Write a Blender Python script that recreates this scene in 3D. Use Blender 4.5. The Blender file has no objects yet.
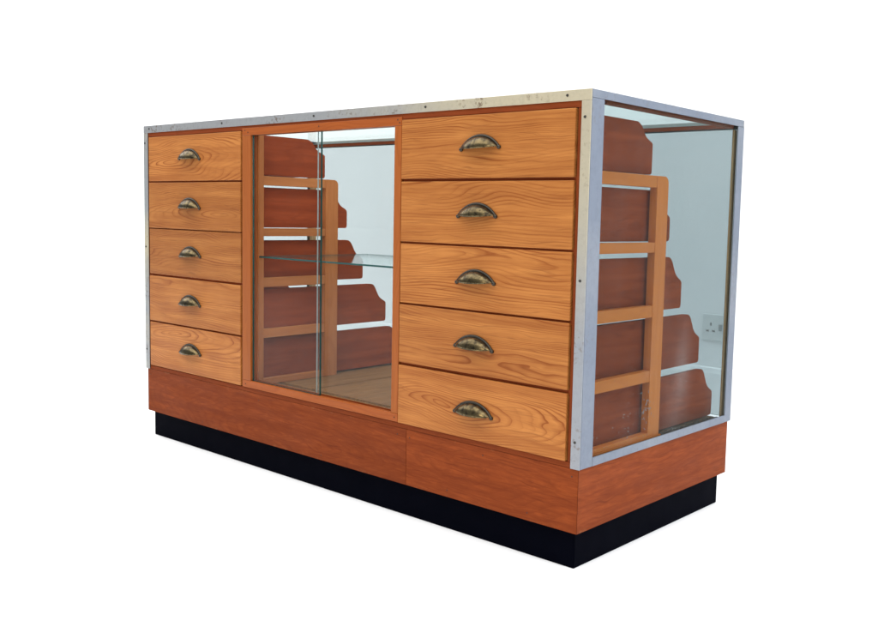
import bpy, bmesh, math, random
from mathutils import Vector, Matrix
random.seed(7)
S = bpy.context.scene
COL = S.collection

# ------------------------------------------------------------------ camera
cd = bpy.data.cameras.new('camera')
cam = bpy.data.objects.new('camera', cd); COL.objects.link(cam); S.camera = cam
Fv = Vector((-0.64415721, 0.75930857, -0.09226041))
Rv = Vector((0.7608796, 0.64843903, 0.02427079))
Uv = Vector((-0.07825427, 0.05456486, 0.99543907))
m = Matrix((Rv, Uv, -Fv)).transposed().to_4x4()
m.translation = Vector((0.93344, -1.35148, 0.64378))
cam.matrix_world = m
cd.sensor_fit = 'HORIZONTAL'; cd.sensor_width = 36
cd.lens = 927.3266 / 878 * 36
cd.shift_x = -(492.914 - 439) / 878
cd.shift_y = (302.319 - 319.5) / 878
cd.clip_start = 0.02; cd.clip_end = 200

# ------------------------------------------------------------------ light
w = bpy.data.worlds.new('World'); S.world = w; w.use_nodes = True
bg = w.node_tree.nodes['Background']
bg.inputs[0].default_value = (0.80, 0.90, 1.0, 1); bg.inputs[1].default_value = 0.34

def area(name, loc, target, size, power, color=(1, 1, 1)):
    l = bpy.data.lights.new(name, 'AREA'); l.shape = 'RECTANGLE'
    l.size, l.size_y = size; l.energy = power; l.color = color
    o = bpy.data.objects.new(name, l); COL.objects.link(o)
    o.location = loc
    o.rotation_euler = (Vector(target) - Vector(loc)).to_track_quat('-Z', 'Y').to_euler()
    return o
area('added_overhead_wash', (-2.2, -0.3, 3.2), (-2.2, -0.3, 0), (14, 5.0), 600)  # added, unseen lamp that washes floor and wall out to white
area('key_softbox', (0.6, -3.6, 2.2), (-0.6, 0.2, 0.5), (1.4, 1.4), 38, (1.0, 0.91, 0.78))
area('window_softbox', (3.4, 0.8, 1.5), (0, 0.3, 0.5), (1.6, 1.8), 28, (0.66, 0.80, 1.0))

vs = S.view_settings
S.display_settings.display_device = 'sRGB'
vs.view_transform = 'Standard'; vs.look = 'None'; vs.exposure = 0; vs.gamma = 1
S.cycles.use_denoising = True
S.cycles.max_bounces = 14; S.cycles.transparent_max_bounces = 24
S.cycles.diffuse_bounces = 5; S.cycles.glossy_bounces = 5
S.cycles.caustics_reflective = False; S.cycles.caustics_refractive = False

# ------------------------------------------------------------------ node helpers
class N:
    def __init__(s, name):
        s.m = bpy.data.materials.new(name); s.m.use_nodes = True
        s.t = s.m.node_tree; s.t.nodes.clear()
        s.out = s.n('ShaderNodeOutputMaterial')
    def n(s, typ, **kw):
        o = s.t.nodes.new(typ)
        for k, v in kw.items(): setattr(o, k, v)
        return o
    def l(s, a, b): s.t.links.new(a, b)
    def setin(s, sock, v):
        if hasattr(v, 'is_linked') or isinstance(v, bpy.types.NodeSocket): s.l(v, sock)
        else: sock.default_value = v
    def math(s, op, a, b=0.0, c=None, clamp=False):
        o = s.n('ShaderNodeMath', operation=op, use_clamp=clamp)
        s.setin(o.inputs[0], a); s.setin(o.inputs[1], b)
        if c is not None: s.setin(o.inputs[2], c)
        return o.outputs[0]
    def vmath(s, op, a, b):
        o = s.n('ShaderNodeVectorMath', operation=op)
        s.setin(o.inputs[0], a); s.setin(o.inputs[1], b)
        return o.outputs[0]
    def noise(s, vec, scale, detail=3, rough=0.55, dist=0.0):
        o = s.n('ShaderNodeTexNoise'); s.l(vec, o.inputs['Vector'])
        o.inputs['Scale'].default_value = scale; o.inputs['Detail'].default_value = detail
        o.inputs['Roughness'].default_value = rough; o.inputs['Distortion'].default_value = dist
        return o.outputs[0]
    def ramp(s, fac, stops, interp='LINEAR'):
        o = s.n('ShaderNodeValToRGB'); s.l(fac, o.inputs[0]); e = o.color_ramp
        e.interpolation = interp
        while len(e.elements) < len(stops): e.elements.new(0.5)
        for el, (p, c) in zip(e.elements, stops):
            el.position = p; el.color = (c, c, c, 1) if not hasattr(c, '__len__') else (*c, 1)
        return o.outputs[0]
    def mix(s, fac, a, b, blend='MIX'):
        o = s.n('ShaderNodeMix', data_type='RGBA', blend_type=blend)
        s.setin(o.inputs[0], fac)
        for i, v in ((6, a), (7, b)):
            if isinstance(v, tuple): o.inputs[i].default_value = (*v, 1)
            else: s.l(v, o.inputs[i])
        return o.outputs[2]
    def comb(s, x, y, z):
        o = s.n('ShaderNodeCombineXYZ')
        for i, v in enumerate((x, y, z)): s.setin(o.inputs[i], v)
        return o.outputs[0]
    def coords(s, axis='X', jitter=True):
        """object coordinates with the grain turned onto the first output"""
        tc = s.n('ShaderNodeTexCoord').outputs['Object']
        if jitter:
            r = s.n('ShaderNodeObjectInfo').outputs['Random']
            s.rand = r
        sp = s.n('ShaderNodeSeparateXYZ'); s.l(tc, sp.inputs[0])
        x, y, z = sp.outputs
        o = {'X': (x, y, z), 'Z': (z, y, x), 'Y': (y, x, z)}[axis]
        if jitter:
            s.r2 = s.math('FRACT', s.math('MULTIPLY', r, 13.7))
            s.r3 = s.math('FRACT', s.math('MULTIPLY', r, 47.3))
        return o
    def bsdf(s, color, rough, metal=0.0, normal=None, spec=None, coat=None):
        b = s.n('ShaderNodeBsdfPrincipled')
        s.setin(b.inputs['Base Color'], color if not isinstance(color, tuple) else (*color, 1))
        s.setin(b.inputs['Roughness'], rough); s.setin(b.inputs['Metallic'], metal)
        if normal is not None: s.l(normal, b.inputs['Normal'])
        if spec is not None: b.inputs['Specular IOR Level'].default_value = spec
        if coat: b.inputs['Coat Weight'].default_value = coat; b.inputs['Coat Roughness'].default_value = 0.25
        s.l(b.outputs[0], s.out.inputs[0]); return b
    def bump(s, h, strength, dist=0.001):
        o = s.n('ShaderNodeBump'); s.l(h, o.inputs['Height'])
        o.inputs['Strength'].default_value = strength; o.inputs['Distance'].default_value = dist
        return o.outputs[0]

def wood(name, light, mid, dark, axis='X', rings=70, contrast=0.7, pore=0.35, rough=0.42,
         warp=0.02, spread=0.06, slope=0.10, blotch=0.35, stain=None, spec=0.14, patchy=False, fibre=330.0, bumpy=0.18, ribbon=0.0, vary=0.08, edgewear=0.0):
    s = N(name)
    x, y, z = s.coords(axis)
    off = s.math('MULTIPLY', s.rand, 9.0)
    base = s.comb(s.math('ADD', x, off), y, z)
    low = s.comb(s.math('MULTIPLY', s.math('ADD', x, off), 2.6), s.math('MULTIPLY', y, 9.0), s.math('ADD', s.math('MULTIPLY', z, 10.0), s.math('MULTIPLY', s.r2, 5.0)))
    n1 = s.noise(low, 1.0, 1, 0.5, 0.3)
    n2 = s.noise(low, 3.0, 2, 0.5)
    zc = s.math('ADD', z, s.math('MULTIPLY', s.math('SUBTRACT', s.r2, 0.5), spread))
    zc = s.math('ADD', zc, s.math('MULTIPLY', s.math('SUBTRACT', n1, 0.5), warp * 6))
    zc = s.math('ADD', zc, s.math('MULTIPLY', s.math('SUBTRACT', n2, 0.5), warp * 0.55))
    k = s.math('MULTIPLY', s.math('SUBTRACT', s.r3, 0.5), slope * 2)
    dd = s.math('ADD', s.math('ADD', s.math('MULTIPLY', x, k), 0.022), y)
    dd = s.math('ADD', dd, s.math('MULTIPLY', s.math('SUBTRACT', n2, 0.5), warp))
    R = s.math('SQRT', s.math('ADD', s.math('MULTIPLY', zc, zc), s.math('MULTIPLY', dd, dd)))
    fr = s.math('FRACT', s.math('MULTIPLY', R, s.math('MULTIPLY', rings, s.math('ADD', 0.75, s.math('MULTIPLY', s.r2, 0.6)))))
    ring = s.ramp(fr, [(0.0, 0.15), (0.45, 0.0), (0.80, 0.55), (0.90, 1.0), (0.97, 0.7), (1.0, 0.15)])
    fib = s.comb(s.math('MULTIPLY', s.math('ADD', x, off), 9.0), s.math('MULTIPLY', y, fibre), s.math('ADD', s.math('MULTIPLY', z, fibre), s.math('MULTIPLY', n2, 12.0)))
    f1 = s.noise(fib, 1.0, 3, 0.6)
    pores = s.ramp(f1, [(0.30, 1.0), (0.48, 0.0)])
    streak = s.noise(s.comb(s.math('MULTIPLY', s.math('ADD', x, off), 2.2), s.math('MULTIPLY', y, 60.0), s.math('MULTIPLY', z, 60.0)), 1.0, 3, 0.6)
    # years differ: some rings are dark, some hardly show
    yr = s.noise(s.comb(s.math('ADD', s.math('MULTIPLY', R, rings * 0.45), s.math('MULTIPLY', s.r3, 9.0)), s.math('MULTIPLY', x, 1.5), 0.0), 1.0, 2, 0.6)
    if patchy: ring = s.math('MULTIPLY', ring, s.ramp(yr, [(0.34, 0.25), (0.62, 1.5)]))
    rg = s.math('MULTIPLY', ring, s.math('ADD', 0.25, s.math('MULTIPLY', f1, 1.3)))
    if patchy:
        pm = s.noise(low, 1.7, 2, 0.5)
        rg = s.math('MULTIPLY', rg, s.ramp(pm, [(0.32, 0.15), (0.62, 1.25)]))
    c = s.mix(s.math('MULTIPLY', rg, contrast, clamp=True), light, mid)
    c = s.mix(s.math('MULTIPLY', pores, pore, clamp=True), c, dark)
    c = s.mix(s.math('MULTIPLY', s.ramp(streak, [(0.35, 0.0), (0.7, 1.0)]), blotch, clamp=True), c, mid)
    bl = s.ramp(s.noise(base, 7.0, 3, 0.6), [(0.35, 0.0), (0.75, 1.0)])
    c = s.mix(s.math('MULTIPLY', bl, blotch * 0.5), c, mid)
    hv = s.n('ShaderNodeHueSaturation'); s.l(c, hv.inputs['Color'])
    s.l(s.math('ADD', 1.0 - vary, s.math('MULTIPLY', s.r3, vary * 2)), hv.inputs['Value'])
    c = hv.outputs[0]
    if ribbon:      # short slanting figure of rotary-cut ply
        rb_ = s.noise(s.comb(s.math('ADD', s.math('MULTIPLY', s.math('ADD', x, off), 20.0), s.math('MULTIPLY', z, 16.0)), s.math('MULTIPLY', y, 30.0), s.math('MULTIPLY', z, 110.0)), 1.0, 4, 0.65, 0.6)
        c = s.mix(s.math('MULTIPLY', s.ramp(rb_, [(0.38, 1.0), (0.62, 0.0)]), ribbon), c, mid)
        c = s.mix(s.math('MULTIPLY', s.ramp(rb_, [(0.56, 0.0), (0.74, 1.0)]), ribbon * 0.6), c, tuple(min(1, q * 1.3) for q in light))
    if edgewear:    # rubbed and chipped along the long edges
        ed = s.math('MULTIPLY', s.ramp(s.math('ABSOLUTE', z), [(edgewear - 0.006, 0.0), (edgewear, 1.0)]), s.ramp(s.noise(base, 21.0, 6, 0.8), [(0.56, 0.0), (0.70, 1.0)]))
        c = s.mix(s.math('MULTIPLY', ed, 0.35), c, (0.42, 0.22, 0.10))
        sc = s.ramp(s.noise(s.comb(s.math('MULTIPLY', s.math('ADD', x, off), 60.0), s.math('MULTIPLY', y, 60.0), s.math('MULTIPLY', z, 60.0)), 1.0, 2, 0.5), [(0.74, 0.0), (0.78, 1.0)])
        c = s.mix(s.math('MULTIPLY', sc, 0.5), c, dark)
    if stain:
        st = s.ramp(s.noise(base, 38.0, 4, 0.7), [(0.62, 0.0), (0.72, 1.0)])
        c = s.mix(s.math('MULTIPLY', st, 0.5), c, stain)
    h = s.math('ADD', s.math('MULTIPLY', ring, 0.3), s.math('MULTIPLY', pores, 0.7))
    rr = s.math('ADD', rough, s.math('MULTIPLY', s.math('SUBTRACT', n2, 0.5), 0.25))
    s.bsdf(c, rr, 0, s.bump(s.math('SUBTRACT', 1.0, h), bumpy, 0.0006) if bumpy else None, spec=spec)
    return s.m

OAKL, OAKM, OAKD = (0.47, 0.185, 0.046), (0.225, 0.060, 0.011), (0.09, 0.022, 0.005)
M = {}
M['oak'] = wood('golden_oak', OAKL, OAKM, OAKD, 'X', rings=185, contrast=1.0, pore=0.50, slope=0.20, warp=0.013, spread=0.20, blotch=0.6, patchy=True, fibre=440.0, vary=0.13)
M['frame_x'] = wood('orange_varnished_wood_x', (0.34, 0.085, 0.016), (0.24, 0.053, 0.010), (0.14, 0.035, 0.01), 'X', rings=120, contrast=0.6, pore=0.25, slope=.03)
M['frame_z'] = wood('orange_varnished_wood_z', (0.35, 0.098, 0.019), (0.25, 0.062, 0.012), (0.16, 0.042, 0.012), 'Z', rings=120, contrast=0.6, pore=0.25, slope=.03)
M['carcass_x'] = wood('red_brown_carcass_x', (0.21, 0.044, 0.012), (0.15, 0.030, 0.008), (0.07, 0.014, 0.005), 'X', rings=90, contrast=0.5, spec=.05, rough=.6)
M['carcass_z'] = wood('red_brown_carcass_z', (0.21, 0.044, 0.012), (0.15, 0.030, 0.008), (0.07, 0.014, 0.005), 'Z', rings=90, contrast=0.5, spec=.05, rough=.6)
M['base_x'] = wood('red_ply_x', (0.265, 0.056, 0.0125), (0.135, 0.024, 0.006), (0.08, 0.014, 0.004), 'X', rings=110, contrast=0.36, pore=0.62, warp=0.018, slope=.2, blotch=.6, rough=.6, spec=.07, ribbon=0.38, vary=.05, edgewear=0.0600)
M['base_y'] = wood('red_ply_y', (0.265, 0.056, 0.0125), (0.135, 0.024, 0.006), (0.08, 0.014, 0.004), 'Y', rings=110, contrast=0.36, pore=0.62, warp=0.018, slope=.2, blotch=.6, rough=.6, spec=.07, ribbon=0.38, vary=.05, edgewear=0.0600)
M['side'] = wood('mahogany_drawer_side', (0.33, 0.060, 0.017), (0.20, 0.033, 0.009), (0.075, 0.015, 0.006), 'Y', rings=60, contrast=0.6, pore=0.4, slope=.05, rough=.65, spec=.06, blotch=.8, fibre=130.0, bumpy=0)
M['runner_y'] = wood('orange_runner_wood_y', (0.68, 0.185, 0.028), (0.54, 0.130, 0.019), (0.28, 0.06, 0.012), 'Y', rings=80, contrast=0.5, pore=0.2, slope=.03, rough=.5)
M['runner_z'] = wood('orange_runner_wood_z', (0.68, 0.185, 0.028), (0.54, 0.130, 0.019), (0.28, 0.06, 0.012), 'Z', rings=80, contrast=0.5, pore=0.2, slope=.03, rough=.5)
M['runner_brown_y'] = wood('shaded_runner_wood_y', (0.44, 0.155, 0.050), (0.33, 0.105, 0.033), (0.16, 0.045, 0.014), 'Y', rings=80, contrast=0.5, pore=0.2, slope=.03, rough=.6, spec=.06)  # darker runner copy: dimmer light on the inner frames put into its colour
M['runner_brown_z'] = wood('shaded_runner_wood_z', (0.44, 0.155, 0.050), (0.33, 0.105, 0.033), (0.16, 0.045, 0.014), 'Z', rings=80, contrast=0.5, pore=0.2, slope=.03, rough=.6, spec=.06)
M['floor_x'] = wood('worn_floor_board', (0.30, 0.145, 0.058), (0.19, 0.085, 0.033), (0.07, 0.033, 0.016), 'Y', rings=60, contrast=0.8, pore=0.7, rough=.6, fibre=160.0, bumpy=0, spec=.08, blotch=.7, stain=(0.06, 0.045, 0.035))
M['bead_z'] = wood('pale_glazing_bead', (0.40, 0.24, 0.11), (0.30, 0.16, 0.07), (0.12, 0.06, 0.03), 'Z', rings=100, contrast=0.5)

def metal(name, base, second_tone, amount, grad=None, wear=1.0):
    s = N(name)
    tc = s.n('ShaderNodeTexCoord').outputs['Object']
    off = s.n('ShaderNodeObjectInfo').outputs['Random']
    v = s.vmath('ADD', tc, s.comb(s.math('MULTIPLY', off, 7.0), off, 0.0))
    big = s.noise(v, 3.5, 4, 0.65)
    tone_mask = s.ramp(big, [(0.40, 0.0), (0.60, 1.0)])
    if grad is not None:       # blends to the second colour towards the strip's right or top end
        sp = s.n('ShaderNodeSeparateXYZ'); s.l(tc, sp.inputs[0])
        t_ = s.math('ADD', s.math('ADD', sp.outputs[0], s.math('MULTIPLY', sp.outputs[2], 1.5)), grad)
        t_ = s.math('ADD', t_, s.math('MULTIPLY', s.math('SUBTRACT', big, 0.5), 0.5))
        tone_mask = s.ramp(t_, [(0.05, 0.0), (0.50, 1.0)])
    c = s.mix(s.math('MULTIPLY', tone_mask, amount), base, second_tone)
    fine = s.noise(v, 70.0, 6, 0.75)
    c = s.mix(s.math('MULTIPLY', s.ramp(fine, [(0.48, 0.0), (0.70, 1.0)]), 0.22 * wear), c, tuple(q * 0.5 for q in base))
    bright = s.ramp(s.noise(v, 45.0, 4, 0.7), [(0.60, 0.0), (0.75, 1.0)])
    c = s.mix(s.math('MULTIPLY', bright, 0.22 * wear), c, tuple(min(q * 1.5, 0.9) for q in base))
    patch = s.ramp(s.noise(v, 8.0, 2, 0.5), [(0.48, 0.0), (0.62, 1.0)])
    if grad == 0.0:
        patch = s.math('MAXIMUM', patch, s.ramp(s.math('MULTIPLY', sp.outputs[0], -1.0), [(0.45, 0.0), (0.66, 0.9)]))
    spots = s.ramp(s.noise(v, 120.0, 3, 0.6), [(0.56, 0.0), (0.66, 1.0)])
    c = s.mix(s.math('MULTIPLY', spots, s.math('MULTIPLY', patch, 0.8 * wear * wear)), c, (0.13, 0.075, 0.04))
    r = s.math('ADD', 0.40, s.math('MULTIPLY', fine, 0.3))
    s.bsdf(c, r, 0.65, s.bump(fine, 0.2, 0.0006))
    return s.m
M['metal'] = metal('worn_aluminium', (0.34, 0.35, 0.355), (0.56, 0.49, 0.34), 0.85)
M['metal_end'] = metal('aluminium_painted_sky_tint', (0.185, 0.212, 0.262), (0.25, 0.27, 0.305), 0.6, wear=0.5)  # blue of the reflected sky put into the end metal's colour
M['metal_band'] = metal('aluminium_band_cream_at_one_end', (0.33, 0.335, 0.34), (0.55, 0.48, 0.33), 0.9, grad=0.0)
M['metal_post'] = metal('aluminium_post_cream_at_top', (0.31, 0.325, 0.35), (0.52, 0.455, 0.315), 0.85, grad=0.25, wear=0.75)

def plain(name, col, rough, metallic=0.0, nscale=30, var=0.25, bump=0.0, spec=None):
    s = N(name)
    tc = s.n('ShaderNodeTexCoord').outputs['Object']
    n = s.noise(tc, nscale, 4, 0.6)
    c = s.mix(s.math('MULTIPLY', n, var), col, tuple(v * 0.45 for v in col))
    s.bsdf(c, s.math('ADD', rough - 0.1, s.math('MULTIPLY', n, 0.2)), metallic, s.bump(n, bump, 0.0006) if bump else None, spec=spec)
    return s.m
M['plinth'] = plain('black_painted_plinth', (0.0011, 0.0014, 0.0042), 0.6, 0, 22, 0.6, 0.2, spec=0.012)
M['screw'] = plain('dark_steel_screw', (0.07, 0.065, 0.06), 0.45, 0.8)
M['nail'] = plain('dark_nail_hole', (0.06, 0.022, 0.01), 0.8)
M['white_plastic'] = plain('white_plastic', (0.78, 0.79, 0.78), 0.35, 0, 30, 0.05)
M['grit'] = plain('dark_grit', (0.10, 0.075, 0.055), 0.9, 0, 60, 0.7)
M['flake'] = plain('pale_paint_fleck', (0.30, 0.23, 0.20), 0.9, 0, 60, 0.3)
M['socket_grey'] = plain('grey_rocker', (0.42, 0.43, 0.43), 0.4)
M['slot'] = plain('dark_socket_slot', (0.28, 0.28, 0.28), 0.6)
M['wall'] = plain('white_painted_wall', (0.93, 0.93, 0.93), 0.9, 0, 2, 0.02)
M['floor'] = plain('white_floor', (0.94, 0.94, 0.94), 0.9, 0, 2, 0.02)

def brass():
    s = N('aged_brass')
    tc = s.n('ShaderNodeTexCoord').outputs['Object']
    off = s.n('ShaderNodeObjectInfo').outputs['Random']
    v = s.vmath('ADD', tc, s.comb(off, s.math('MULTIPLY', off, 5.0), 0.0))
    n = s.noise(v, 90.0, 4, 0.65)
    c = s.mix(s.ramp(n, [(0.36, 0.0), (0.62, 1.0)]), (0.030, 0.023, 0.015), (0.165, 0.122, 0.058))
    s.bsdf(c, s.math('SUBTRACT', 0.42, s.math('MULTIPLY', n, 0.28)), 0.95, s.bump(n, 0.2, 0.0006))
    return s.m
M['brass'] = brass()
M['rim'] = plain('dark_brass_rim', (0.065, 0.056, 0.045), 0.36, 0.95, 80, 0.5, 0.15)

def glass(name, tint, dirt=0.0, dirtcol=(0.6, 0.6, 0.58), gl=0.02, low=None, refl=0.016, smear=None):
    s = N(name)
    tr = s.n('ShaderNodeBsdfTransparent'); tr.inputs[0].default_value = (*tint, 1)
    gs = s.n('ShaderNodeBsdfGlossy'); gs.inputs['Roughness'].default_value = gl
    gs.inputs[0].default_value = (0.95, 1.0, 1.0, 1)
    lw = s.n('ShaderNodeLayerWeight'); lw.inputs[0].default_value = 0.5
    f5 = s.math('POWER', lw.outputs['Facing'], 5.0)
    fac = s.math('ADD', refl, s.math('MULTIPLY', f5, refl * 18), clamp=True)
    mx = s.n('ShaderNodeMixShader'); s.l(fac, mx.inputs[0]); s.l(tr.outputs[0], mx.inputs[1]); s.l(gs.outputs[0], mx.inputs[2])
    last = mx.outputs[0]
    if dirt > 0:
        tc = s.n('ShaderNodeTexCoord').outputs['Object']
        sp = s.n('ShaderNodeSeparateXYZ'); s.l(tc, sp.inputs[0])
        fine = s.ramp(s.noise(tc, 130.0, 4, 0.7), [(0.56, 0.0), (0.74, 1.0)])
        sm = s.ramp(s.noise(s.comb(s.math('MULTIPLY', sp.outputs[0], 6.0), s.math('MULTIPLY', sp.outputs[1], 9.0), s.math('MULTIPLY', sp.outputs[2], 2.2)), 1.0, 4, 0.6), [(0.42, 0.0), (0.8, 1.0)])
        d = s.math('ADD', s.math('MULTIPLY', sm, 0.5), s.math('MULTIPLY', fine, s.math('ADD', 0.25, sm)))
        if low is not None:
            lo = s.n('ShaderNodeMapRange'); s.l(sp.outputs[2], lo.inputs[0])
            lo.inputs[1].default_value = low[0]; lo.inputs[2].default_value = low[1]
            lo.inputs[3].default_value = 2.2; lo.inputs[4].default_value = 1.0
            d = s.math('MULTIPLY', d, lo.outputs[0])
        if smear:
            ex = s.math('POWER', s.math('DIVIDE', s.math('SUBTRACT', sp.outputs[1], smear[0]), smear[2]), 2.0)
            ez = s.math('POWER', s.math('DIVIDE', s.math('SUBTRACT', sp.outputs[2], smear[1]), smear[3]), 2.0)
            bl = s.math('EXPONENT', s.math('MULTIPLY', s.math('ADD', ex, ez), -1.0))
            vs_ = s.noise(s.comb(0.0, s.math('MULTIPLY', sp.outputs[1], 90.0), s.math('MULTIPLY', sp.outputs[2], 8.0)), 1.0, 3, 0.6)
            d = s.math('ADD', d, s.math('MULTIPLY', bl, s.math('MULTIPLY', vs_, 4.0)))
        df = s.n('ShaderNodeBsdfDiffuse'); df.inputs[0].default_value = (*dirtcol, 1)
        m2 = s.n('ShaderNodeMixShader'); s.l(s.math('MULTIPLY', d, dirt, clamp=True), m2.inputs[0])
        s.l(last, m2.inputs[1]); s.l(df.outputs[0], m2.inputs[2]); last = m2.outputs[0]
    s.l(last, s.out.inputs[0])
    return s.m
M['glass_front'] = glass('front_glass', (0.975, 0.99, 0.988), 0.012, refl=0.010)
M['glass_end'] = glass('dusty_end_glass', (0.80, 0.855, 0.868), 0.030, low=(-0.30, -0.12), refl=0.006, smear=(0.070, -0.200, 0.028, 0.085))
M['glass_back'] = glass('back_glass', (0.685, 0.718, 0.722), 0.01)
M['glass_top'] = glass('top_glass', (0.91, 0.945, 0.935), 0.015)
M['glass_shelf'] = glass('shelf_glass', (0.965, 0.985, 0.98), 0.015, refl=0.035)
def edge(name, c, r):
    s = N(name); tc = s.n('ShaderNodeTexCoord').outputs['Object']
    n = s.noise(tc, 40.0, 2, 0.5)
    s.bsdf(s.mix(n, c, tuple(v * 0.6 for v in c)), r, 0, spec=0.5); return s.m
M['edge_green'] = edge('cut_glass_edge_green', (0.012, 0.075, 0.068), 0.2)
M['edge_pale'] = edge('cut_glass_edge_pale', (0.42, 0.50, 0.49), 0.3)

# ------------------------------------------------------------------ mesh helpers
def new_obj(name, bm, mats, parent=None, origin=None, smooth=False):
    """link a bmesh given in world space as one object whose origin is its centre"""
    bm.normal_update()
    if origin is None:
        xs = [v.co for v in bm.verts]
        origin = Vector([(min(c[i] for c in xs) + max(c[i] for c in xs)) / 2 for i in range(3)])
    origin = Vector(origin)
    bmesh.ops.translate(bm, verts=bm.verts, vec=-origin)
    me = bpy.data.meshes.new(name); bm.to_mesh(me); bm.free()
    if not isinstance(mats, (list, tuple)): mats = [mats]
    for mm in mats: me.materials.append(M[mm])
    if smooth:
        for p in me.polygons: p.use_smooth = True
    o = bpy.data.objects.new(name, me); COL.objects.link(o)
    o.location = origin
    if parent:
        o.parent = parent
        q = parent; base = Vector((0, 0, 0))
        while q: base += q.location; q = q.parent
        o.location = origin - base
    return o

def add_box(bm, x0, x1, y0, y1, z0, z1, bev=0.0, seg=2):
    b = bmesh.new()
    bmesh.ops.create_cube(b, size=1)
    for v in b.verts:
        v.co = Vector(((x0 + x1) / 2 + v.co.x * (x1 - x0), (y0 + y1) / 2 + v.co.y * (y1 - y0), (z0 + z1) / 2 + v.co.z * (z1 - z0)))
    if bev > 0:
        bmesh.ops.bevel(b, geom=list(b.edges), offset=bev, segments=seg, affect='EDGES', profile=0.6)
    me = bpy.data.meshes.new('tmp'); b.to_mesh(me); b.free()
    bm.from_mesh(me); bpy.data.meshes.remove(me)

def box(name, x0, x1, y0, y1, z0, z1, mat, parent=None, bev=0.001, seg=2):
    bm = bmesh.new(); add_box(bm, x0, x1, y0, y1, z0, z1, bev, seg)
    return new_obj(name, bm, mat, parent)

def prism(bm, pts, a0, a1, axis):
    """extrude a closed outline (list of 2D points) along an axis"""
    def P(u, v, a): return {'X': (a, u, v), 'Y': (u, a, v), 'Z': (u, v, a)}[axis]
    A = [bm.verts.new(P(u, v, a0)) for u, v in pts]
    B = [bm.verts.new(P(u, v, a1)) for u, v in pts]
    n = len(pts)
    bm.faces.new(A); bm.faces.new(B[::-1])
    for i in range(n):
        bm.faces.new((A[i], B[i], B[(i + 1) % n], A[(i + 1) % n]))
    bmesh.ops.recalc_face_normals(bm, faces=list(bm.faces))

def empty(name, loc, label, cat, group=None):
    o = bpy.data.objects.new(name, None); COL.objects.link(o); o.location = loc
    o.empty_display_size = 0.1
    o['label'] = label; o['category'] = cat
    if group: o['group'] = group
    return o

# ------------------------------------------------------------------ setting
W, D, H = 1.5, 0.598, 0.869
WALLY = 1.42
fl = box('floor', -40, 25, -25, WALLY + 0.06, -0.05, 0.0, 'floor', bev=0); fl['kind'] = 'structure'
wl = box('wall', -40, 25, WALLY, WALLY + 0.12, -0.10, 3.2, 'wall', bev=0); wl['kind'] = 'structure'
bm = bmesh.new()
prism(bm, [(WALLY + 0.01, -0.02), (WALLY - 0.018, -0.02), (WALLY - 0.018, 0.150), (WALLY - 0.012, 0.166), (WALLY + 0.01, 0.170)], -39.9, 24.9, 'X')
sk = new_obj('skirting_board', bm, 'wall'); sk['kind'] = 'structure'

# ------------------------------------------------------------------ the cabinet
cab = empty('display_cabinet', (-W / 2, D / 2, 0),
            'wooden shop display counter with ten oak drawers, sliding glass doors, aluminium edging and black plinth', 'display cabinet')

# plinth
PI_ = 0.0167
bm = bmesh.new()
t = 0.018
prism(bm, [(-W + PI_, PI_), (-PI_, PI_), (-PI_, D - PI_), (-W + PI_, D - PI_)], 0.0, 0.0700, 'Z')
bmesh.ops.bevel(bm, geom=[e for e in bm.edges], offset=0.0012, segments=2, affect='EDGES')
new_obj('plinth', bm, 'plinth', cab)

# red ply base, boards butted at the corners
BI, BZ0, BZ1 = 0.004, 0.0711, 0.1912
SEAM = -0.4476
TB, G = 0.018, 0.00015
for pts, mt in (
    ([(-W + BI + G, BI), (SEAM - 0.0002, BI), (SEAM - 0.0002, BI + TB), (-W + BI + TB + G, BI + TB)], 'base_x'),
    ([(SEAM + 0.0002, BI), (-BI - G, BI), (-BI - TB - G, BI + TB), (SEAM + 0.0002, BI + TB)], 'base_x'),
    ([(-BI, BI + G), (-BI, D - BI), (-BI - TB, D - BI), (-BI - TB, BI + TB + G)], 'base_y'),
    ([(-W + BI, BI + G), (-W + BI, D - BI), (-W + BI + TB, D - BI), (-W + BI + TB, BI + TB + G)], 'base_y')):
    bm = bmesh.new(); prism(bm, pts, BZ0, BZ1, 'Z')
    bmesh.ops.bevel(bm, geom=list(bm.edges), offset=0.0005, segments=2, affect='EDGES')
    o = new_obj('base_board', bm, mt, cab)
    if mt == 'base_x':          # nails holding the ply, a little irregular
        x0, x1 = min(q[0] for q in pts) + 0.02, max(q[0] for q in pts) - 0.016
        for k in range(5):
            x = x0 + (x1 - x0) * k / 4 + random.uniform(-.012, .012)
            z = (BZ0 + 0.012 if k % 2 else BZ1 - 0.014) + random.uniform(-.003, .003)
            b2 = bmesh.new(); bmesh.ops.create_cone(b2, cap_ends=True, segments=10, radius1=0.0015, radius2=0.0015, depth=0.0008)
            bmesh.ops.rotate(b2, verts=b2.verts, matrix=Matrix.Rotation(math.radians(90), 3, 'X'))
            bmesh.ops.translate(b2, verts=b2.verts, vec=(x, BI - 0.0001, z))
            new_obj('nail', b2, 'nail', o)
box('base_board', -W + BI + 0.0184, -BI - 0.0184, D - BI - 0.018, D - BI, BZ0, BZ1, 'base_x', cab, 0.0012)
box('base_bottom', -W + BI + 0.02, -BI - 0.02, BI + 0.02, D - BI - 0.02, BZ0 + 0.002, BZ0 + 0.012, 'carcass_x', cab, 0)

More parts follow.
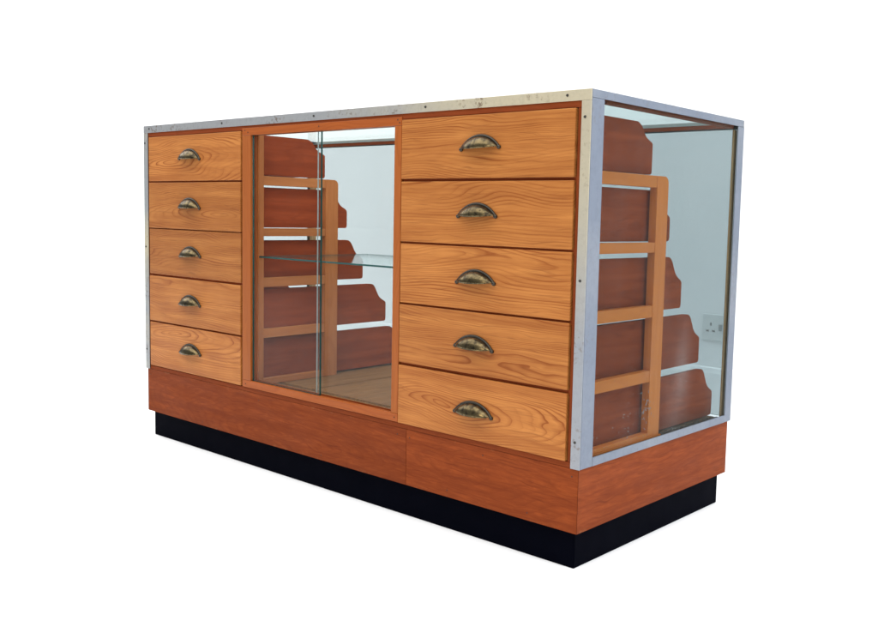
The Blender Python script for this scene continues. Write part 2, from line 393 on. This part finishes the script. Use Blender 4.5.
# floor of the glazed part: a board along the front, boards running back behind it
bm = bmesh.new()
add_box(bm, -W + 0.024, -0.024, 0.024, 0.1010, 0.184, 0.2005, 0.0015)
xs = [-W + 0.024, -1.20, -0.898, -0.60, -0.30, -0.024]
for a, b in zip(xs, xs[1:]):
    add_box(bm, a + 0.0040, b - 0.0040, 0.1150, D - 0.024, 0.184, 0.2003, 0.0015)
new_obj('cabinet_floor', bm, 'floor_x', cab)

# ---- aluminium edging (L sections, each mitred member its own part)
TH = 0.0022
def angle_front_post(x0, x1, outer):       # outer: x of the end face
    bm = bmesh.new()
    add_box(bm, min(x0, x1), max(x0, x1), 0.0, TH, 0.1918, 0.8494, 0.0007)
    return bm
def screws(parent, pts, face):
    for a, b in pts:
        bm = bmesh.new()
        r = bmesh.ops.create_cone(bm, cap_ends=True, segments=14, radius1=0.0029, radius2=0.0022, depth=0.0016)
        if face == 'front':
            bmesh.ops.rotate(bm, verts=bm.verts, matrix=Matrix.Rotation(math.radians(90), 3, 'X'))
            # countersunk slot across the head
            add_box(bm, -0.0026, 0.0026, -0.0012, -0.0002, -0.0004, 0.0004)
            bmesh.ops.translate(bm, verts=bm.verts, vec=(a, -0.0004, b))
        else:
            bmesh.ops.rotate(bm, verts=bm.verts, matrix=Matrix.Rotation(math.radians(90), 3, 'Y'))
            bmesh.ops.translate(bm, verts=bm.verts, vec=(0.0006, a, b))
        new_obj('screw', bm, 'screw', parent)

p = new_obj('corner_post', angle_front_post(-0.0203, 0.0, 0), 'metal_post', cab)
screws(p, [(-0.0125, 0.8208), (-0.0117, 0.5334), (-0.0117, 0.2411)], 'front')
# end flange of the near corner and far posts on the right end
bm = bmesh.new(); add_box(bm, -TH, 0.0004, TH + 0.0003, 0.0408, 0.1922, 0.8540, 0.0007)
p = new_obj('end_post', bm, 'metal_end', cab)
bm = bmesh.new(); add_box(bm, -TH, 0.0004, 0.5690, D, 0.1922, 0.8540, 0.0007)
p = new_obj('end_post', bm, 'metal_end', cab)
p = new_obj('corner_post', angle_front_post(-W, -1.4795, -W), 'metal', cab)
screws(p, [(-1.4925, 0.8221), (-1.4925, 0.5361), (-1.4925, 0.2469)], 'front')
for y0, y1 in ((TH + 0.0003, 0.0408), (0.5690, D)):
    bm = bmesh.new(); add_box(bm, -W - 0.0004, -W + TH, y0, y1, 0.1922, 0.8540, 0.0007)
    new_obj('end_post', bm, 'metal', cab)
# top band along the front, with its flat flange lying on the top
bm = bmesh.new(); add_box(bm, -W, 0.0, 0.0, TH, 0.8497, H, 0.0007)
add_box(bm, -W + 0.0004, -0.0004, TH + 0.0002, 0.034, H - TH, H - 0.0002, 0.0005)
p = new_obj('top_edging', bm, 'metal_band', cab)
screws(p, [(-0.4036, 0.8597), (-0.0518, 0.8600), (-0.7574, 0.8597), (-1.12, 0.8600), (-1.47, 0.8605)], 'front')
bm = bmesh.new(); add_box(bm, -W, 0.0, D - TH, D, 0.8497, H, 0.0007)
add_box(bm, -W + 0.0004, -0.0004, D - 0.012, D - TH - 0.0002, H - TH, H - 0.0002, 0.0005)
new_obj('top_edging', bm, 'metal', cab)
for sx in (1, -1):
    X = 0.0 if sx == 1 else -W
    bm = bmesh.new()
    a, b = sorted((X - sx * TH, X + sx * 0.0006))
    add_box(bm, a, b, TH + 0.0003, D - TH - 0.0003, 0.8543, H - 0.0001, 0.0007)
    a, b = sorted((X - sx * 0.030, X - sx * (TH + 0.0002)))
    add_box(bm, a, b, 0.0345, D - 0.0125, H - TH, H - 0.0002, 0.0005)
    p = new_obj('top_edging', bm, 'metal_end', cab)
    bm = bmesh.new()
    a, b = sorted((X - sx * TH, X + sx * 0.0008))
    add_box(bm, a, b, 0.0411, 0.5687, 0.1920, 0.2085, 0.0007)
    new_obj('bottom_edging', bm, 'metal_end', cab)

# ---- glass
def pane(name, x0, x1, y0, y1, z0, z1, gm, em, parent=cab, thin='Y'):
    bm = bmesh.new(); add_box(bm, x0, x1, y0, y1, z0, z1, 0)
    o = new_obj(name, bm, [gm, em], parent)
    ax = 'XYZ'.index(thin)
    for f in o.data.polygons:
        f.material_index = 0 if abs(f.normal[ax]) > 0.9 else 1
    return o
ep = pane('end_pane', -0.0078, -0.0028, 0.012, D - 0.008, 0.2006, 0.8600, 'glass_end', 'edge_green', thin='X')
pane('end_pane', -W + 0.0028, -W + 0.0078, 0.012, D - 0.008, 0.2006, 0.8600, 'glass_back', 'edge_green', thin='X')
pane('back_pane', -W + 0.012, -0.012, D - 0.0085, D - 0.0035, 0.2006, 0.8600, 'glass_back', 'edge_green')
pane('top_pane', -W + 0.010, -0.010, 0.026, 0.5770, H - TH - 0.0064, H - TH - 0.0004, 'glass_top', 'edge_pale', thin='Z')

# pale paint flecks and scrapes left on the inside of the end pane
rf = random.Random(11)
bm = bmesh.new()
def fleck(y, z, r, st=1.0, rot=0.0):
    n = rf.randint(5, 8); vs_ = []
    for k in range(n):
        a = k / n * 2 * math.pi; q = r * rf.uniform(0.5, 1.3)
        u, v = q * math.cos(a) * st, q * math.sin(a)
        vs_.append((y + u * math.cos(rot) - v * math.sin(rot), z + u * math.sin(rot) + v * math.cos(rot)))
    prism(bm, vs_, -0.0083, -0.0079, 'X')
for k in range(26):
    fleck(rf.gauss(0.20, 0.035), rf.gauss(0.262, 0.020), 0.0005 + 0.0011 * rf.random() ** 2, rf.uniform(1, 4), rf.uniform(-1.2, 1.2))
for k in range(22):
    fleck(rf.gauss(0.245, 0.010), rf.gauss(0.268, 0.016), 0.0006 + 0.0013 * rf.random() ** 2, rf.uniform(1, 5), rf.uniform(-.4, 1.4))
for k in range(60):
    fleck(rf.uniform(0.05, 0.54), 0.215 + 0.28 * rf.random() ** 2, 0.0004 + 0.0006 * rf.random(), rf.uniform(1, 2), rf.uniform(0, 3))
new_obj('paint_flecks', bm, 'flake', ep)['kind'] = 'stuff'

# wooden glazing beads: at the back of the end opening and the rail under the back edge of the top
box('glazing_bead', -0.0115, -0.0080, 0.5650, 0.5810, 0.2010, 0.8470, 'bead_z', cab, 0.001)
box('glazing_bead', -0.0200, -0.0080, 0.060, 0.563, 0.8490, 0.8600, 'carcass_x', cab, 0.001)
box('back_rail', -W + 0.014, -0.022, 0.578, 0.5885, 0.8515, 0.8605, 'carcass_x', cab, 0.001)
box('corner_stile', -W + 0.009, -W + 0.024, 0.572, 0.5880, 0.2010, 0.8435, 'bead_z', cab, 0.001)
box('glazing_bead', -0.0100, -0.0080, 0.042, 0.30, 0.2010, 0.2090, 'runner_y', cab, 0.0006)
# grit and dust gathered along the bottom of the end pane
rg_ = random.Random(3)
bm = bmesh.new()
for k in range(260):
    y = 0.30 + 0.27 * rg_.random() ** 0.9; r_ = 0.0012 + 0.0030 * rg_.random() ** 2
    x = -0.0105 - 0.020 * rg_.random() ** 1.5
    b2 = bmesh.new(); bmesh.ops.create_icosphere(b2, subdivisions=1, radius=r_)
    for v in b2.verts: v.co = Vector((x + v.co.x * 1.3, y + v.co.y * rg_.uniform(1, 2.5), 0.2012 + v.co.z * 0.7))
    me = bpy.data.meshes.new('tmp'); b2.to_mesh(me); b2.free(); bm.from_mesh(me); bpy.data.meshes.remove(me)
new_obj('grit', bm, 'grit', cab)['kind'] = 'stuff'

# ---- red-brown face frame behind the drawers
CY0, CY1 = 0.0040, 0.0240
box('face_rail', -W + 0.004, -0.0040, 0.0030, CY1, 0.8385, 0.8610, 'carcass_x', cab, 0.0008)
box('face_ledge', -W + 0.006, -0.0060, 0.0038, CY1, 0.1916, 0.2020, 'carcass_x', cab, 0.0012)
box('face_stile', -0.0295, -0.0030, CY0, CY1, 0.2025, 0.8380, 'carcass_z', cab, 0.0008)
box('face_stile', -W + 0.0030, -1.4760, CY0, CY1, 0.2025, 0.8380, 'carcass_z', cab, 0.0008)
for z in (0.7140, 0.5855, 0.4580, 0.3300):
    box('divider_rail', -0.4700, -0.0300, CY0 + 0.002, CY1, z - 0.008, z + 0.006, 'carcass_x', cab, 0.0005)
    box('divider_rail', -1.4755, -1.0385, CY0 + 0.002, CY1, z - 0.008, z + 0.006, 'carcass_x', cab, 0.0005)

# ---- frame round the sliding doors
FL0, FL1, FR0, FR1 = -1.0340, -0.9990, -0.4928, -0.4720
f = box('door_frame_rail', FL0, FR1, 0.0006, 0.0026 + 0.0215, 0.8262, 0.8440, 'frame_x', cab, 0.0010)
def nails(parent, pts):
    for a, b in pts:
        bm = bmesh.new()
        bmesh.ops.create_cone(bm, cap_ends=True, segments=10, radius1=0.0016, radius2=0.0016, depth=0.0008)
        bmesh.ops.rotate(bm, verts=bm.verts, matrix=Matrix.Rotation(math.radians(90), 3, 'X'))
        bmesh.ops.translate(bm, verts=bm.verts, vec=(a, 0.0004, b))
        new_obj('nail', bm, 'nail', parent)
nails(f, [(-1.022, 0.838), (-1.010, 0.833), (-0.484, 0.838), (-0.478, 0.832), (-0.74, 0.836)])
box('door_frame_stile', FL0, FL1, 0.0006, 0.0240, 0.2210, 0.8260, 'frame_z', cab, 0.0012)
box('door_frame_stile', FR0, FR1, 0.0006, 0.0240, 0.2210, 0.8260, 'frame_z', cab, 0.0012)
f = box('door_frame_rail', FL0, FR1, 0.0006, 0.0240, 0.2030, 0.2208, 'frame_x', cab, 0.0010)
nails(f, [(-1.02, 0.211), (-0.482, 0.212)])
# thin inner lining of the opening (the two grooved glass channels)
for a, b in ((FL1, FL1 + 0.003), (FR0 - 0.003, FR0)):
    box('door_channel', a, b, 0.0120, 0.0136, 0.2212, 0.8258, 'carcass_z', cab, 0)
    box('door_channel', a, b, 0.0210, 0.0236, 0.2212, 0.8258, 'frame_z', cab, 0)
box('door_channel', FL1 + 0.0032, FR0 - 0.0032, 0.0120, 0.0136, 0.2212, 0.2240, 'carcass_x', cab, 0)
# sliding panes: left one in front
pane('sliding_door', FL1 + 0.0004, -0.7385, 0.0062, 0.0112, 0.2214, 0.8256, 'glass_front', 'edge_green')
pane('sliding_door', -0.7610, FR0 - 0.0004, 0.0150, 0.0186, 0.2216, 0.8254, 'glass_front', 'edge_pale')
pane('glass_shelf', -1.0160, -0.4840, 0.032, 0.40, 0.5270, 0.5310, 'glass_shelf', 'edge_green', thin='Z')
for x in (-1.0185, -0.4835):
    pass

# ---- runner frames either side of each bank of drawers
RAILS = [(0.7075, 0.7305), (0.5800, 0.6000), (0.4515, 0.4750), (0.3215, 0.3445), (0.2010, 0.2170)]
def runner_frame(x0, x1, tone='runner'):
    fr = bmesh.new()
    # back post with a rounded top corner, front post
    zt = 0.7305; r = 0.014; y0, y1 = 0.252, 0.2945
    pts = [(y0, 0.2010), (y1, 0.2010), (y1, zt - r)]
    for k in range(1, 7):
        a = k / 6 * math.pi / 2
        pts.append((y1 - r + r * math.cos(a), zt - r + r * math.sin(a)))
    pts.append((y0, zt))
    prism(fr, pts, x0, x1, 'X')
    o = new_obj('runner_post', fr, tone + '_z', cab)
    box('runner_post', x0, x1, 0.0250, 0.0550, 0.2010, 0.8600, tone + '_z', cab, 0.0008)
    for a, b in RAILS:
        box('runner_rail', x0 + 0.0006, x1 - 0.0006, 0.0552, y0 - 0.0002, a, b, tone + '_y', cab, 0.0010)
runner_frame(-0.0270, -0.0105)
runner_frame(-0.4900, -0.4745, 'runner_brown')
runner_frame(-1.0365, -1.0200, 'runner_brown')
runner_frame(-1.4920, -1.4775)

# ---- drawers
def profile(yf, e, b, t, drop):
    k = drop / 0.05
    pts = [(yf, b), (e - 0.006, b), (e - 0.0015, b + 0.002), (e, b + 0.007)]
    pts += [(e, t - 0.058 * k), (e - 0.001, t - 0.0535 * k), (e - 0.005, t - 0.050 * k), (e - 0.014, t - 0.0455 * k),
            (e - 0.023, t - 0.040 * k), (e - 0.030, t - 0.032 * k), (e - 0.036, t - 0.021 * k),
            (e - 0.042, t - 0.0105 * k), (e - 0.048, t - 0.0040), (e - 0.055, t - 0.0008), (e - 0.063, t), (yf, t)]
    return pts
ROWS = [  # sides: bottom, top, end y, drop
    (0.7335, 0.8330, 0.2660, 0.036), (0.6015, 0.7030, 0.3450, 0.050), (0.4765 - 0.0165, 0.5690, 0.4040, 0.050),
    (0.3340, 0.4440, 0.4950, 0.052), (0.2060, 0.3170, 0.5670, 0.054)]
ROWS[2] = (0.4600, 0.5690, 0.4040, 0.050)

def cup_handle_mesh():
    a, b, h = 0.0460, 0.0190, 0.0214
    R_ = (a * a + h * h) / (2 * h)
    bm = bmesh.new(); nu, nv = 28, 10
    g = []
    for j in range(nv + 1):
        v = j / nv * math.pi / 2
        row = []
        for i in range(nu + 1):
            x = -a * math.cos(i / nu * math.pi)
            z = max(math.sqrt(R_ * R_ - x * x) - (R_ - h), 0)
            q = (z / h)
            row.append(bm.verts.new((x, -b * q ** 0.62 * math.sin(v) ** 0.9 - 0.0012, z * math.cos(v) - 0.0030 * q * math.sin(v))))
        g.append(row)
    for j in range(nv):
        for i in range(nu):
            bm.faces.new((g[j][i], g[j + 1][i], g[j + 1][i + 1], g[j][i + 1]))
    bmesh.ops.remove_doubles(bm, verts=bm.verts, dist=1e-5)
    bmesh.ops.recalc_face_normals(bm, faces=list(bm.faces))
    geom = bmesh.ops.solidify(bm, geom=list(bm.faces), thickness=0.0014)
    return bm
def rim_mesh():
    """raised rim round the arch with a small foot at each end"""
    a, h = 0.0470, 0.0226
    bm = bmesh.new(); nu = 36; prof = []
    k = 8
    rings = []
    for i in range(nu + 1):
        x = -a * math.cos(i / nu * math.pi)
        R_ = (a * a + h * h) / (2 * h)
        z = math.sqrt(R_ * R_ - x * x) - (R_ - h)
        c = Vector((x, -0.0014, z - 0.0005))
        nrm = Vector((x, 0, z + R_ - h)).normalized()
        rad = 0.0033
        ring = []
        for q in range(k):
            t_ = q / k * 2 * math.pi
            ring.append(bm.verts.new(c + nrm * rad * math.cos(t_) + Vector((0, -1, 0)) * 0.0030 * math.sin(t_)))
        rings.append(ring)
    for i in range(nu):
        for q in range(k):
            bm.faces.new((rings[i][q], rings[i][(q + 1) % k], rings[i + 1][(q + 1) % k], rings[i + 1][q]))
    bm.faces.new(rings[0]); bm.faces.new(rings[-1][::-1])
    for sx in (-1, 1):
        b2 = bmesh.new()
        bmesh.ops.create_uvsphere(b2, u_segments=14, v_segments=8, radius=0.0043)
        for v in b2.verts:
            v.co = Vector((v.co.x * 1.05 + sx * (a + 0.0010), v.co.y * 0.9 - 0.0018, v.co.z * 0.95 - 0.0015))
        me = bpy.data.meshes.new('tmp'); b2.to_mesh(me); b2.free(); bm.from_mesh(me); bpy.data.meshes.remove(me)
    bmesh.ops.recalc_face_normals(bm, faces=list(bm.faces))
    return bm
hb = cup_handle_mesh(); H_ME = bpy.data.meshes.new('cup_handle'); hb.to_mesh(H_ME); hb.free(); H_ME.materials.append(M['brass'])
rb = rim_mesh()
n0 = len(rb.faces)
me2 = bpy.data.meshes.new('tmp'); rb.to_mesh(me2); rb.free()
jb = bmesh.new(); jb.from_mesh(H_ME); n1 = len(jb.faces); jb.from_mesh(me2)
jb.faces.ensure_lookup_table()
for f in jb.faces[n1:]: f.material_index = 1
for f in jb.faces: f.smooth = True
jb.to_mesh(H_ME); jb.free(); H_ME.materials.append(M['rim'])

def drawer(x0, x1, z0, z1, row, hx, hz, out=0.0, tilt=0.0):
    b, t_, e, drop = ROWS[row]
    yf = 0.0195
    bm = bmesh.new()
    prism(bm, profile(yf, e, b, t_, drop), x0 + 0.0005, x0 + 0.0105, 'X')
    prism(bm, profile(yf, e, b, t_, drop), x1 - 0.0105, x1 - 0.0005, 'X')
    add_box(bm, x0 + 0.0106, x1 - 0.0106, yf, e - 0.012, b + 0.004, b + 0.009, 0)
    add_box(bm, x0 + 0.0106, x1 - 0.0106, e - 0.0115, e - 0.003, b + 0.004, t_ - drop * 1.2, 0)
    o = new_obj('drawer', bm, 'side', cab)
    fr = box('drawer_front', x0, x1, 0.0004, 0.0190, z0, z1, 'oak', o, 0.0018, 3)
    h = bpy.data.objects.new('handle', H_ME); COL.objects.link(h); h.parent = o
    base = cab.location + o.location
    h.location = Vector((hx, 0.0004, hz)) - base
    h.rotation_euler = (0, tilt, 0)
    o.location.y -= out
    return o
Lz = [(0.7175, 0.8375), (0.5895, 0.7135), (0.4625, 0.5870), (0.3315, 0.4570), (0.2040, 0.3270)]
Rz = [(0.7165, 0.8375), (0.5875, 0.7110), (0.4600, 0.5835), (0.3335, 0.4560), (0.2030, 0.3275)]
outs = [0.0016, 0.0008, 0.0002, 0.0010, 0.0014]
for r in range(5):
    drawer(-1.4735, -1.0405, *Lz[r], r, -1.268, [0.7760, 0.6480, 0.5200, 0.3910, 0.2605][r], out=[.0005, .001, 0, .0012, .0008][r], tilt=random.uniform(-.03, .03))
    drawer(-0.4700, -0.0320, *Rz[r], r, [-.2535, -.2585, -.2590, -.2590, -.2565][r], [0.7745, 0.6445, 0.5155, 0.3870, 0.2560][r], out=outs[r], tilt=random.uniform(-.03, .03))

# ------------------------------------------------------------------ wall socket
sx, sz = -0.461, 0.300
so = empty('wall_socket', (sx, WALLY, sz - 0.043), 'white square power socket with a rocker switch, on the wall seen through the end glass', 'socket')
pl = box('face_plate', sx - 0.043, sx + 0.043, WALLY - 0.009, WALLY - 0.0005, sz - 0.043, sz + 0.043, 'white_plastic', so, 0.003, 3)
bm = bmesh.new()
for a, b, ww, hh in ((-0.012, 0.010, 0.006, 0.010), (-0.023, -0.012, 0.010, 0.006), (-0.001, -0.012, 0.010, 0.006)):
    add_box(bm, sx + a - ww / 2, sx + a + ww / 2, WALLY - 0.0096, WALLY - 0.0086, sz + b - hh / 2, sz + b + hh / 2, 0)
new_obj('pin_slots', bm, 'slot', so)
sw = box('rocker_switch', sx + 0.017, sx + 0.030, WALLY - 0.0125, WALLY - 0.0088, sz - 0.010, sz + 0.012, 'socket_grey', so, 0.0015)
